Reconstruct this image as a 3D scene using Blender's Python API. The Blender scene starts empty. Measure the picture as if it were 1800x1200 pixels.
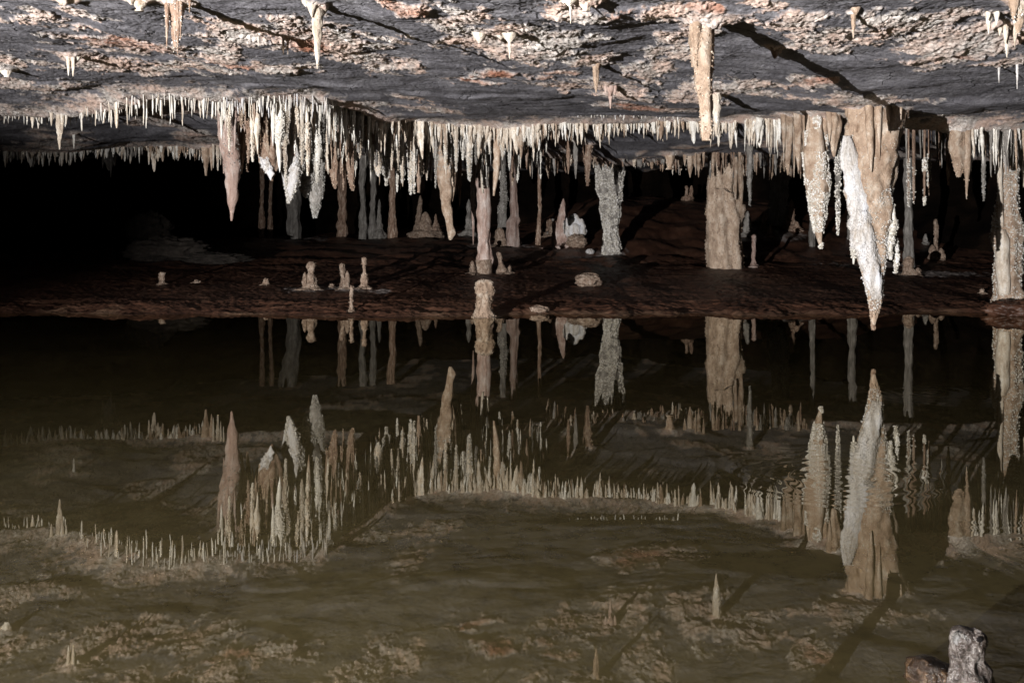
import bpy, math, random
import numpy as np

# ------------------------------------------------------------------ camera, world, light, exposure
C = bpy.context.scene.collection
sc = bpy.context.scene
H = 1.2            # camera height above the lake, metres
F = 1600.0         # focal length in pixels of the 1800 px wide photograph
Y0 = 410.0         # row of the horizon in the photograph
cam = bpy.data.cameras.new('camera')
cam.sensor_width = 36.0
cam.lens = 32.0
cam.shift_y = -(600 - Y0) / 1800.0
cam.clip_start = 0.05
cam.clip_end = 300
co = bpy.data.objects.new('camera', cam)
co.location = (0, 0, H)
co.rotation_euler = (math.radians(90), 0, 0)
C.objects.link(co)
sc.camera = co

w = bpy.data.worlds.new("World")
sc.world = w
w.use_nodes = True
w.node_tree.nodes['Background'].inputs[0].default_value = (0.55, 0.6, 0.75, 1)
w.node_tree.nodes['Background'].inputs[1].default_value = 0.004

def spot(name, loc, target, power, size_deg, blend, radius, col):
    l = bpy.data.lights.new(name, 'SPOT')
    l.energy = power
    l.spot_size = math.radians(size_deg)
    l.spot_blend = blend
    l.shadow_soft_size = radius
    l.color = col
    o = bpy.data.objects.new(name, l)
    o.location = loc
    d = np.array(target) - np.array(loc)
    yaw = math.atan2(-d[0], d[1])
    pitch = math.atan2(d[2], math.hypot(d[0], d[1]))
    o.rotation_euler = (math.radians(90) + pitch, 0, yaw)
    C.objects.link(o)
    return o
# the photographer's flash, standing low at the near left bank
spot('flash', (-7.7, -5.6, 0.28), (3.0, 13.0, 2.3), 15500, 70, 0.75, 0.016, (1.0, 0.97, 0.94))

sc.view_settings.view_transform = 'Standard'
sc.view_settings.look = 'None'
sc.view_settings.gamma = 1
sc.view_settings.exposure = 1.0
sc.render.engine = 'CYCLES'
sc.cycles.max_bounces = 5
sc.cycles.diffuse_bounces = 2
sc.cycles.glossy_bounces = 3

rng = np.random.RandomState(11)
R = random.Random(5)

# ------------------------------------------------------------------ noise
_perm = np.random.RandomState(3).permutation(4096).astype(np.int64)
_grad = np.random.RandomState(4).normal(size=(4096, 3))
_grad /= np.linalg.norm(_grad, axis=1)[:, None]
def perlin(p):
    p = np.asarray(p, dtype=np.float64)
    i = np.floor(p).astype(np.int64)
    f = p - i
    u = f * f * f * (f * (f * 6 - 15) + 10)
    out = 0
    for dx in (0, 1):
        wx = u[:, 0] if dx else 1 - u[:, 0]
        for dy in (0, 1):
            wy = u[:, 1] if dy else 1 - u[:, 1]
            for dz in (0, 1):
                wz = u[:, 2] if dz else 1 - u[:, 2]
                h = _perm[(i[:, 0] + dx) & 4095]
                h = _perm[(h + i[:, 1] + dy) & 4095]
                h = _perm[(h + i[:, 2] + dz) & 4095]
                g = _grad[h]
                out = out + wx * wy * wz * (g[:, 0] * (f[:, 0] - dx) + g[:, 1] * (f[:, 1] - dy) + g[:, 2] * (f[:, 2] - dz))
    return out * 1.5
def fbm(p, octaves=4, gain=0.5, ridged=False):
    p = np.asarray(p, dtype=np.float64)
    a, s = 1.0, 0.0
    for k in range(octaves):
        n = perlin(p + 17.3 * k)
        if ridged: n = 0.6 - 1.6 * np.abs(n)
        s = s + a * n
        a *= gain
        p = p * 2.03
    return s
def sm(a, b, x):
    t = np.clip((x - a) / (b - a), 0, 1)
    return t * t * (3 - 2 * t)
def xyz(x, y, z, s=(1, 1, 1)):
    x, y, z = np.broadcast_arrays(np.asarray(x, float), np.asarray(y, float), np.asarray(z, float))
    return np.stack([x.ravel() * s[0], y.ravel() * s[1], z.ravel() * s[2]], 1)

# ------------------------------------------------------------------ shape of the cave
CP = np.array([
 (0,5.2,2.60),(-2.5,6.0,2.76),(3,5.5,2.58),(4.2,7,2.52),(-4.2,6.5,2.86),(-4.2,8.8,2.92),(.72,7.84,2.70),(.96,8.9,2.68),
 (1.9,9.1,2.62),(-1.5,9,2.80),(-5.6,12.2,2.84),(-4.2,11.3,2.96),(-2.4,11.9,3.0),(-1.5,15,3.04),(.5,14.2,2.95),
 (1.8,14.2,3.0),(3.8,12.6,2.88),(5.2,10,2.60),(6,11.1,2.52),(4.5,9.3,2.46),(3.8,9.4,2.47),(3.2,9.2,2.52),(3.3,11,2.78),(0.5,11.5,2.82),
 (-9.4,16.8,2.75),(-7.4,19.0,3.0),(-5,16.5,2.98),(3.5,20,2.75),(1,22,2.85),(6.5,19,2.75),(-2,20,3.05),(-7,30,3.2),
 (0,30,3.1),(8,30,3.0),(12,15,2.5),(-12,10,2.7),(0,0,2.7),(0,-8,2.8),(-8,0,2.9),(8,0,2.5),(-14,20,2.6),(14,22,2.6),(0,40,3.1),
 (4,17,2.85),(1.5,17,2.88)])
def ceil_base(x, y):
    x = np.asarray(x, float); y = np.asarray(y, float)
    num = 0; den = 0
    for a, b, h in CP:
        wgt = 1.0 / ((x - a) ** 2 + (y - b) ** 2 + 0.5) ** 2
        num = num + wgt * h; den = den + wgt
    return num / den
_rp = [(-40,13.5),(-14,12.8),(-6.1,12.2),(-5.2,11.6),(-4.24,11.3),(-3.26,11.6),(-2.42,11.9),(-2.1,13.2),(-1.5,14.8),(-.6,14.6),(.53,14.2),
       (1.77,14.2),(2.9,13.6),(3.78,12.6),(4.1,11.5),(4.74,11.0),(6.03,11.1),(10,11.5),(40,12)]
def rimA(x): return np.interp(x, [p[0] for p in _rp], [p[1] for p in _rp])
_rq = [(-40,15),(-12,16.3),(-9.4,16.8),(-8,18.2),(-6,18.8),(-2,19.5),(3.5,20),(8,19),(40,17)]
def rimB(x): return np.interp(x, [p[0] for p in _rq], [p[1] for p in _rq])
def ceil_h(x, y):
    x = np.atleast_1d(np.asarray(x, float)); y = np.atleast_1d(np.asarray(y, float))
    h = ceil_base(x, y)
    n = perlin(xyz(x, y, 0, (.9, .9, 1)))
    a = y - rimA(x) - 0.25 * n
    b = y - rimB(x) - 0.25 * n
    stepA = np.interp(x, [-40, -7, -6, -2.6, -2.0, .6, 1.2, 3.6, 4.2, 5.5, 40], [.1, .1, .16, .2, .45, .45, .12, .12, .5, .5, .3])
    h = h - 0.07 * np.exp(-(a / .28) ** 2) + stepA * sm(0.05, .45, a) * (1 - .8 * sm(2.5, 4.5, a))
    h = h - 0.06 * np.exp(-(b / .3) ** 2) + .45 * sm(.1, .7, b)
    h = h + 0.035 * perlin(xyz(x, y, 5, (.7, .7, 1))) + 0.018 * perlin(xyz(x, y, 9, (2.1, 1.6, 1)))
    return h
def shore(x):
    x = np.atleast_1d(np.asarray(x, float))
    return np.interp(x, [-40, -8, -4, -1, 0.5, 2, 4, 6.5, 7.5, 40], [14.4, 13.6, 13.2, 12.95, 13.3, 13.45, 13.3, 13.6, 13.7, 14.5]) \
        + 0.40 * perlin(xyz(x, 0, 2.5, (.9, 1, 1))) + .20 * perlin(xyz(x, 0, 7.5, (2.6, 1, 1))) + .07 * perlin(xyz(x, 0, 17.5, (8, 1, 1)))
def floor_h(x, y):
    x = np.atleast_1d(np.asarray(x, float)); y = np.atleast_1d(np.asarray(y, float))
    e = y - shore(x)
    z = np.interp(e, [-3, -.4, 0, .16, .55, 1.2, 3.0, 6.8, 10.8, 16.8, 20, 30], [-.8, -.12, -.006, .022, .07, .125, .25, .47, .75, 1.1, 1.35, 2.2])
    k = sm(0.3, 1.5, e)
    z = z + sm(.03, .25, e) * sm(1.1, .35, e) * .045 * fbm(xyz(x, y, 41, (1.7, 2.2, 1)), 3)
    z = z + k * (.03 * perlin(xyz(x, y, 1, (.8, .8, 1))) + .018 * perlin(xyz(x, y, 3, (2.2, 2.2, 1))))
    z = z + .05 * sm(.1, .5, e) * sm(1.2, .7, e) * perlin(xyz(x, y, 21, (.6, 1.4, 1)))
    z = z + sm(4, 9, e) * .10 * perlin(xyz(x, y, 31, (1.1, 1.1, 1)))
    z = z + 1.15 * sm(20.5, 30, y) * sm(.2, 3.5, x) * sm(15, 10, x)
    return z

def X(px, d): return (px - 900.0) / F * d
def Z(y, d): return H + (Y0 - y) / F * d
def hit_ceiling(px, y):
    ds = np.arange(3.5, 32, .02)
    z = Z(y, ds); c = ceil_h(X(px, ds), ds)
    k = np.where(z > c)[0]
    if len(k) == 0: return 12.0
    return float(ds[k[0]])
def hit_floor(px, y):
    ds = np.arange(12.2, 36, .02)
    z = Z(y, ds); c = floor_h(X(px, ds), ds)
    k = np.where(z < c)[0]
    if len(k) == 0: return 29.0
    return min(float(ds[k[0]]), 29.0)
def on_rim(px, fn, off=0.0):
    d = 13.0
    for _ in range(25): d = .5 * d + .5 * (float(fn(X(px, d))) + off)
    return d

# ------------------------------------------------------------------ materials
def nodes(m):
    m.use_nodes = True
    nt = m.node_tree
    return nt, nt.nodes, nt.links, nt.nodes['Principled BSDF']
def noise_node(nt, scale, detail=6, rough=.6, vec=None, dist=0):
    n = nt.nodes.new('ShaderNodeTexNoise')
    n.inputs['Scale'].default_value = scale
    n.inputs['Detail'].default_value = detail
    n.inputs['Roughness'].default_value = rough
    n.inputs['Distortion'].default_value = dist
    if vec is not None: nt.links.new(vec, n.inputs['Vector'])
    return n
def ramp(nt, fac, stops):
    r = nt.nodes.new('ShaderNodeValToRGB')
    e = r.color_ramp.elements
    while len(e) < len(stops): e.new(.5)
    for i, (p, c) in enumerate(stops):
        e[i].position = p
        e[i].color = (c[0], c[1], c[2], 1) if not isinstance(c, (int, float)) else (c, c, c, 1)
    nt.links.new(fac, r.inputs[0])
    return r
def mixc(nt, fac, a, b, mode='MIX'):
    m = nt.nodes.new('ShaderNodeMix'); m.data_type = 'RGBA'; m.blend_type = mode
    def put(s, v):
        if hasattr(v, 'is_output'): nt.links.new(v, s)
        elif isinstance(v, (int, float)): s.default_value = v
        else: s.default_value = (v[0], v[1], v[2], 1)
    put(m.inputs[0], fac); put(m.inputs[6], a); put(m.inputs[7], b)
    return m.outputs[2]
def math_n(nt, op, a, b=None):
    m = nt.nodes.new('ShaderNodeMath'); m.operation = op
    for s, v in zip(m.inputs, (a, b)):
        if v is None: continue
        if hasattr(v, 'is_output'): nt.links.new(v, s)
        else: s.default_value = v
    return m.outputs[0]
def bump(nt, height, strength, dist, normal=None):
    b = nt.nodes.new('ShaderNodeBump')
    b.inputs['Strength'].default_value = strength
    b.inputs['Distance'].default_value = dist
    nt.links.new(height, b.inputs['Height'])
    if normal is not None: nt.links.new(normal, b.inputs['Normal'])
    return b.outputs[0]
def stone(name, c_dark, c_mid, c_light, scale=9, rough=.75, bmp=.5, vstretch=.35, bdist=.02, fine=60, spec=.3):
    m = bpy.data.materials.new(name)
    nt, N, L, P = nodes(m)
    geo = N.new('ShaderNodeNewGeometry')
    mp = N.new('ShaderNodeMapping'); mp.inputs['Scale'].default_value = (1, 1, vstretch)
    L.new(geo.outputs['Position'], mp.inputs[0])
    n1 = noise_node(nt, scale, 7, .65, mp.outputs[0], .3)
    n2 = noise_node(nt, fine, 4, .7, geo.outputs['Position'])
    r = ramp(nt, n1.outputs[0], [(.30, c_dark), (.50, c_mid), (.68, c_light)])
    info = N.new('ShaderNodeObjectInfo')
    rr = ramp(nt, info.outputs['Random'], [(0, .72), (1, 1.12)])
    c = mixc(nt, 1.0, r.outputs[0], rr.outputs[0], 'MULTIPLY')
    pit = ramp(nt, n2.outputs[0], [(.30, .45), (.5, 1.0)])
    c = mixc(nt, .7, c, pit.outputs[0], 'MULTIPLY')
    L.new(c, P.inputs['Base Color'])
    P.inputs['Roughness'].default_value = rough
    P.inputs['Specular IOR Level'].default_value = spec
    b1 = bump(nt, n2.outputs[0], bmp, bdist)
    b2 = bump(nt, n1.outputs[0], bmp, bdist * 2, b1)
    L.new(b2, P.inputs['Normal'])
    return m
M = {}
M['cream'] = stone('cream_calcite', (.30,.22,.16), (.62,.54,.45), (.78,.75,.70), 13, .6, .6)
M['tan'] = stone('tan_calcite', (.19,.125,.085), (.34,.25,.185), (.50,.43,.36), 10, .7, .5, .7)
M['brown'] = stone('brown_calcite', (.10,.06,.04), (.25,.165,.12), (.46,.37,.30), 15, .75, .8)
M['pink'] = stone('pink_calcite', (.20,.125,.10), (.34,.245,.21), (.48,.41,.38), 9, .6, .5)
M['grey'] = stone('grey_calcite', (.10,.09,.08), (.20,.185,.17), (.34,.32,.30), 12, .8)
M['white'] = stone('white_calcite', (.28,.23,.18), (.52,.50,.49), (.64,.65,.70), 9, .5, .6)
M['straw'] = stone('pale_straw', (.44,.40,.34), (.64,.61,.56), (.78,.77,.75), 14, .5, .2)
M['crystal'] = stone('crystal_grains', (.24,.21,.16), (.54,.51,.46), (.82,.81,.82), 24, .4, .3, 1, .01, 90, .6)
M['crystal_grey'] = stone('grey_crystal_grains', (.13,.12,.10), (.28,.27,.25), (.50,.49,.48), 20, .5, .3, 1, .01, 90, .5)
M['crystal_tan'] = stone('tan_crystal_grains', (.18,.11,.075), (.36,.26,.19), (.56,.50,.42), 22, .5, .3, 1, .01, 90, .5)
M['mudrock'] = stone('muddy_stone', (.10,.063,.045), (.25,.18,.135), (.42,.345,.285), 18, .7, .8, .8)
M['wetrock'] = stone('wet_dark_stone', (.010,.006,.004), (.045,.035,.030), (.15,.135,.125), 24, .2, .8, 1, .01, 90, .6)
M['beige'] = stone('beige_calcite', (.22,.15,.105), (.46,.35,.265), (.62,.52,.43), 9, .7, .7, .5)
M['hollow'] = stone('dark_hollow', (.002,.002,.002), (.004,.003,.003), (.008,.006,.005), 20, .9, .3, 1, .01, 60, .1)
M['chalk'] = stone('chalky_stone', (.05,.045,.04), (.14,.13,.12), (.30,.295,.30), 40, .45, .7, 1, .01, 90, .5)
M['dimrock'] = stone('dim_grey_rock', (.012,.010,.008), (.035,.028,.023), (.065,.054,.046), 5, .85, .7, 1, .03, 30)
M['wetbrown'] = stone('wet_brown_stone', (.008,.004,.002), (.028,.015,.007), (.12,.07,.035), 26, .22, .8, 1, .01, 90, .6)

def ceiling_material():
    m = bpy.data.materials.new('ceiling_rock')
    nt, N, L, P = nodes(m)
    geo = N.new('ShaderNodeNewGeometry'); pos = geo.outputs['Position']
    at = N.new('ShaderNodeAttribute'); at.attribute_name = 'crust'
    sep = N.new('ShaderNodeSeparateColor'); L.new(at.outputs['Color'], sep.inputs[0])
    mp = N.new('ShaderNodeMapping'); mp.inputs['Scale'].default_value = (1, .45, 1); mp.inputs['Rotation'].default_value = (0, 0, .5)
    L.new(pos, mp.inputs[0])
    nA = noise_node(nt, 3.2, 8, .65, mp.outputs[0], .4)
    nB = noise_node(nt, 24, 6, .75, pos)
    nC = noise_node(nt, 75, 4, .7, pos)
    rock = ramp(nt, nA.outputs[0], [(.30, (.092,.089,.101)), (.50, (.155,.151,.170)), (.70, (.245,.240,.262))])
    speck = ramp(nt, nB.outputs[0], [(.32, .35), (.50, 1.0), (.7, 1.25)])
    rockc = mixc(nt, .8, rock.outputs[0], speck.outputs[0], 'MULTIPLY')
    # cracks
    wob = noise_node(nt, 2.5, 3, .5, pos)
    add = N.new('ShaderNodeVectorMath'); add.operation = 'MULTIPLY_ADD'
    L.new(wob.outputs['Color'], add.inputs[0]); add.inputs[1].default_value = (.5, .5, .5); L.new(pos, add.inputs[2])
    vo = N.new('ShaderNodeTexVoronoi'); vo.feature = 'DISTANCE_TO_EDGE'; vo.inputs['Scale'].default_value = 2.3
    L.new(add.outputs[0], vo.inputs['Vector'])
    gate = ramp(nt, wob.outputs[0], [(.47, 0.0), (.56, 1.0)])
    crk = ramp(nt, vo.outputs['Distance'], [(.0, .0), (.018, 1.0)])
    crk2 = mixc(nt, gate.outputs[0], (1, 1, 1), crk.outputs[0])
    rockc = mixc(nt, .85, rockc, crk2, 'MULTIPLY')
    cr = ramp(nt, nB.outputs[0], [(.34, (.13,.105,.10)), (.48, (.48,.435,.405)), (.64, (.72,.69,.67))])
    pinkish = ramp(nt, nA.outputs[0], [(.42, 0.0), (.62, .80)])
    crc = mixc(nt, pinkish.outputs[0], cr.outputs[0], mixc(nt, nC.outputs[0], (.46,.27,.20), (.72,.56,.48)))
    redc = mixc(nt, nB.outputs[0], (.20,.065,.035), (.48,.24,.16))
    crc = mixc(nt, sep.outputs[1], crc, redc)
    base = mixc(nt, sep.outputs[0], rockc, crc)
    L.new(base, P.inputs['Base Color'])
    P.inputs['Roughness'].default_value = .8
    P.inputs['Specular IOR Level'].default_value = .25
    h = math_n(nt, 'ADD', nB.outputs[0], math_n(nt, 'MULTIPLY', nC.outputs[0], .5))
    b1 = bump(nt, h, .55, .02)
    b2 = bump(nt, crk2, .6, .02, b1)
    L.new(b2, P.inputs['Normal'])
    return m
def mud_material():
    m = bpy.data.materials.new('wet_mud')
    nt, N, L, P = nodes(m)
    geo = N.new('ShaderNodeNewGeometry'); pos = geo.outputs['Position']
    n1 = noise_node(nt, 1.6, 6, .6, pos); n2 = noise_node(nt, 22, 6, .7, pos)
    c = ramp(nt, n1.outputs[0], [(.35, (.034,.0145,.0085)), (.55, (.072,.033,.020)), (.72, (.115,.062,.040))])
    s = ramp(nt, n2.outputs[0], [(.35, .55), (.55, 1.1)])
    c2 = mixc(nt, .8, c.outputs[0], s.outputs[0], 'MULTIPLY')
    at = N.new('ShaderNodeAttribute'); at.attribute_name = 'stain'  # red: pale stains, green: light painted on the waterline lip
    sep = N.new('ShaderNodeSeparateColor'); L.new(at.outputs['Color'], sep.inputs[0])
    c2 = mixc(nt, sep.outputs[1], c2, (.17, .105, .068))  # green channel: lit edge of the bank, painted as paler mud
    c2 = mixc(nt, sep.outputs[0], c2, (.34, .31, .30))
    L.new(c2, P.inputs['Base Color'])
    P.inputs['Roughness'].default_value = .5
    P.inputs['Specular IOR Level'].default_value = .35
    L.new(bump(nt, n2.outputs[0], .4, .015), P.inputs['Normal'])
    return m
def wall_material():
    m = bpy.data.materials.new('back_wall_rock')
    nt, N, L, P = nodes(m)
    geo = N.new('ShaderNodeNewGeometry'); pos = geo.outputs['Position']
    n1 = noise_node(nt, .8, 7, .6, pos); n2 = noise_node(nt, 9, 6, .7, pos)
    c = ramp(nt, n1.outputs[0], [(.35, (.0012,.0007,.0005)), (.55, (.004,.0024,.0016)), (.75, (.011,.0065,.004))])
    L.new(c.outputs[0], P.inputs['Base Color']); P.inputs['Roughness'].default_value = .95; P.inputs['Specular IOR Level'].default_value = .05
    L.new(bump(nt, n2.outputs[0], .7, .05), P.inputs['Normal'])
    return m
def water_material():
    m = bpy.data.materials.new('lake_water')
    m.use_nodes = True
    nt = m.node_tree; N = nt.nodes; L = nt.links
    N.clear()
    out = N.new('ShaderNodeOutputMaterial')
    geo = N.new('ShaderNodeNewGeometry'); pos = geo.outputs['Position']
    gl = N.new('ShaderNodeBsdfGlossy'); gl.inputs['Roughness'].default_value = .0
    gl.inputs['Color'].default_value = (.97, .93, .82, 1)
    df = N.new('ShaderNodeBsdfDiffuse')
    n1 = noise_node(nt, .7, 7, .62, pos, .6)
    c = ramp(nt, n1.outputs[0], [(.33, (.27,.212,.088)), (.55, (.36,.292,.130)), (.75, (.48,.405,.20))])
    n2 = noise_node(nt, 9, 8, .7, pos, .2)
    sp = ramp(nt, n2.outputs[0], [(.34, .62), (.52, 1.0), (.7, 1.15)])
    fr = N.new('ShaderNodeFresnel')
    # light that enters the murky water at a flat angle is lost twice at the surface
    thru = math_n(nt, 'POWER', math_n(nt, 'SUBTRACT', 1.0, fr.outputs[0]), 2.9)
    cc = N.new('ShaderNodeCombineColor'); [L.new(thru, cc.inputs[i_]) for i_ in range(3)]
    L.new(mixc(nt, 1.0, mixc(nt, .8, c.outputs[0], sp.outputs[0], 'MULTIPLY'), cc.outputs[0], 'MULTIPLY'), df.inputs['Color']); fr.inputs['IOR'].default_value = 1.86
    mx = N.new('ShaderNodeMixShader')
    L.new(fr.outputs[0], mx.inputs[0]); L.new(df.outputs[0], mx.inputs[1]); L.new(gl.outputs[0], mx.inputs[2])
    # ripples spread in rings from a few drip points on the right
    tot = None
    wobble = noise_node(nt, 2.3, 3, .5, pos)
    for (cx, cy, scale, reach, amp) in [(1.6, 4.5, 17, .42, .30), (2.05, 3.35, 18, .36, .16), (3.2, 6.9, 15, .5, .16)]:
        vs = N.new('ShaderNodeVectorMath'); vs.operation = 'SUBTRACT'
        L.new(pos, vs.inputs[0]); vs.inputs[1].default_value = (cx, cy, 0)
        ln = N.new('ShaderNodeVectorMath'); ln.operation = 'LENGTH'; L.new(vs.outputs[0], ln.inputs[0])
        s = math_n(nt, 'SINE', math_n(nt, 'MULTIPLY', math_n(nt, 'ADD', ln.outputs['Value'], math_n(nt, 'MULTIPLY', wobble.outputs[0], .35)), scale * 6.283 / 1.6))
        fall = ramp(nt, math_n(nt, 'DIVIDE', ln.outputs['Value'], reach * 1.6), [(0.0, .55), (.35, 1.0), (1.0, 0.0)])
        v = math_n(nt, 'MULTIPLY', math_n(nt, 'MULTIPLY', s, fall.outputs[0]), amp)
        tot = v if tot is None else math_n(nt, 'ADD', tot, v)
    swell = noise_node(nt, 1.1, 2, .4, pos)
    b1 = bump(nt, swell.outputs[0], .12, .004)
    b = bump(nt, tot, .5, .0011, b1)
    L.new(b, gl.inputs['Normal']); L.new(b, fr.inputs['Normal'])
    L.new(mx.outputs[0], out.inputs[0])
    return m
M['ceiling'] = ceiling_material(); M['mud'] = mud_material(); M['wall'] = wall_material(); M['water'] = water_material()

# ------------------------------------------------------------------ mesh helpers
def make_mesh(name, V, Q=None, T=None, mat=None, smooth=True):
    me = bpy.data.meshes.new(name)
    V = np.asarray(V, dtype=np.float32)
    nq = 0 if Q is None else len(Q); ntri = 0 if T is None else len(T)
    me.vertices.add(len(V)); me.vertices.foreach_set('co', V.ravel())
    idx = []
    if nq: idx.append(np.asarray(Q).ravel())
    if ntri: idx.append(np.asarray(T).ravel())
    idx = np.concatenate(idx).astype(np.int32)
    me.loops.add(len(idx)); me.loops.foreach_set('vertex_index', idx)
    starts = np.concatenate([np.arange(nq) * 4, nq * 4 + np.arange(ntri) * 3]).astype(np.int32)
    me.polygons.add(nq + ntri)
    me.polygons.foreach_set('loop_start', starts)
    me.polygons.foreach_set('use_smooth', np.full(nq + ntri, smooth))
    if mat is not None: me.materials.append(mat)
    me.update(calc_edges=True)
    me.validate()
    return me
class MB:
    def __init__(s): s.V = []; s.Q = []; s.T = []; s.n = 0
    def add(s, V, Q=None, T=None):
        if Q is not None and len(Q): s.Q.append(np.asarray(Q) + s.n)
        if T is not None and len(T): s.T.append(np.asarray(T) + s.n)
        s.V.append(np.asarray(V, float)); s.n += len(V)
    def build(s, name, mat, parent=None, smooth=True, origin=None):
        V = np.concatenate(s.V)
        Q = np.concatenate(s.Q) if s.Q else None
        T = np.concatenate(s.T) if s.T else None
        o3 = np.zeros(3)
        if parent is not None: o3 = np.array(parent.location)
        elif origin is not None: o3 = np.array(origin, float)
        me = make_mesh(name, V - o3, Q, T, mat, smooth)
        o = bpy.data.objects.new(name, me)
        C.objects.link(o)
        if parent is not None: o.parent = parent
        else: o.location = o3
        return o
def grid_faces(nr, nc, wrap=False):
    r = np.arange(nr - 1)[:, None]
    c = np.arange(nc if wrap else nc - 1)[None, :]
    c2 = (c + 1) % nc
    a = r * nc + c; b = r * nc + c2; d = (r + 1) * nc + c; e = (r + 1) * nc + c2
    return np.stack([a, d, e, b], -1).reshape(-1, 4)
def struct(o): o['kind'] = 'structure'; return o
def tag(o, label, cat, group=None):
    o['label'] = label; o['category'] = cat
    if group: o['group'] = group
    return o
def thing(name, label, cat, loc, group=None):
    o = bpy.data.objects.new(name, None); o.location = loc; o.empty_display_size = .05
    C.objects.link(o)
    return tag(o, label, cat, group)

_seed = [0.0]
def tube(pts, rx, ry=None, nseg=14, nring=26, flute=0.0, nfl=5, namp=.12, nsc=None, lump=.0, twist=0.0):
    """a tapered tube along pts; rx/ry are radii (m) at the points; returns a (nring, nseg, 3) grid of surface points"""
    _seed[0] += 7.13
    sd = _seed[0]
    pts = np.asarray(pts, float); rx = np.asarray(rx, float)
    ry = rx if ry is None else np.asarray(ry, float)
    L = np.concatenate([[0], np.cumsum(np.linalg.norm(np.diff(pts, axis=0), axis=1))])
    t = np.linspace(0, L[-1], nring)
    def ip(v):
        r = np.interp(t, L, v)
        k = np.array([1, 2, 1.]) / 4
        rr = r.copy(); rr[1:-1] = np.convolve(r, k, 'valid'); return rr
    c = np.stack([ip(pts[:, k]) for k in range(3)], 1)
    a = np.linspace(0, 2 * math.pi, nseg, endpoint=False)[None, :] + twist * t[:, None]
    RX = ip(rx)[:, None]; RY = ip(ry)[:, None]
    rm = float(np.mean(rx))
    nsc = nsc or 1.0 / max(rm * 1.6, .01)
    ux, uy = np.cos(a), np.sin(a)
    base = np.stack([c[:, 0:1] + ux * RX, c[:, 1:2] + uy * RY, np.broadcast_to(c[:, 2:3], ux.shape)], -1)
    q = base.reshape(-1, 3) * np.array([nsc, nsc, nsc * .55]) + sd
    n = fbm(q, 3, .6).reshape(nring, nseg)
    fl = np.cos(a * nfl + sd + 1.5 * np.sin(t[:, None] * 2)) * flute
    lm = lump * perlin(np.stack([t * 1.2 / max(rm * 2.2, .01) + sd, np.zeros_like(t), np.zeros_like(t)], 1))[:, None]
    k = 1 + n * namp + fl + lm
    g = np.stack([c[:, 0:1] + ux * RX * k, c[:, 1:2] + uy * RY * k, base[..., 2] + perlin(q + 50).reshape(nring, nseg) * rm * .1], -1)
    return g
def add_tube(mb, g):
    nr, ns = g.shape[:2]
    V = g.reshape(-1, 3)
    caps = np.array([g[0].mean(0), g[-1].mean(0)])
    Q = grid_faces(nr, ns, True)
    i = np.arange(ns); j = (i + 1) % ns
    T = np.concatenate([np.stack([np.full(ns, nr * ns), i, j], 1),
                        np.stack([np.full(ns, nr * ns + 1), (nr - 1) * ns + j, (nr - 1) * ns + i], 1)])
    mb.add(np.concatenate([V, caps]), Q, T)
_oct = np.array([(1,0,0),(-1,0,0),(0,1,0),(0,-1,0),(0,0,1),(0,0,-1)], float)
_octf = np.array([(0,2,4),(2,1,4),(1,3,4),(3,0,4),(2,0,5),(1,2,5),(3,1,5),(0,3,5)])
def grains(mb, g, n, size, lo=0.0, hi=1.0, out=.6, clump=6.0, front=True):
    """n small crystals scattered over the tube surface g between fractions lo..hi of its length"""
    nr, ns = g.shape[:2]
    m = int(n * 2.2)
    r = lo * (nr - 1) + rng.rand(m) * (hi - lo) * (nr - 1.001)
    s = rng.rand(m) * ns
    r0 = np.clip(r.astype(int), 0, nr - 2); s0 = s.astype(int) % ns; s1 = (s0 + 1) % ns
    fr = (r - r0)[:, None]; fs = (s - s.astype(int))[:, None]
    p = (g[r0, s0] * (1 - fr) + g[r0 + 1, s0] * fr) * (1 - fs) + (g[r0, s1] * (1 - fr) + g[r0 + 1, s1] * fr) * fs
    cen = g.mean(1)[r0]
    nrm = p - cen; nrm[:, 2] *= .2
    nrm /= np.linalg.norm(nrm, axis=1)[:, None] + 1e-6
    keep = perlin(p * clump + 3) > -.22
    p, nrm = p[keep][:n], nrm[keep][:n]
    k = len(p)
    sz = size * (0.45 + 1.0 * rng.rand(k) ** 2)
    p = p + nrm * (sz * out)[:, None]
    A = rng.normal(size=(k, 3, 3))
    A, _ = np.linalg.qr(A)
    sc3 = np.stack([sz, sz * (.55 + .6 * rng.rand(k)), sz * (.6 + 1.1 * rng.rand(k))], 1)
    V = np.einsum('vi,ki,kij->kvj', _oct, sc3, A) + p[:, None, :]
    T = _octf[None] + (np.arange(k) * 6)[:, None, None]
    mb.add(V.reshape(-1, 3), None, T.reshape(-1, 3))
def blob(cx, cy, cz, rx, ry, rz, amp=.25, sc=1.4, nr=36, ns=52):
    _seed[0] += 5.7
    th = np.linspace(0.02, math.pi - .02, nr)[:, None]; ph = np.linspace(0, 2 * math.pi, ns, endpoint=False)[None, :]
    d = np.stack([np.sin(th) * np.cos(ph), np.sin(th) * np.sin(ph), np.cos(th) + 0 * ph], -1)
    n = fbm(d.reshape(-1, 3) * sc + _seed[0], 4, .55, ridged=amp > .25).reshape(nr, ns)
    return d * (1 + amp * n)[..., None] * np.array([rx, ry, rz]) + np.array([cx, cy, cz])

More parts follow.
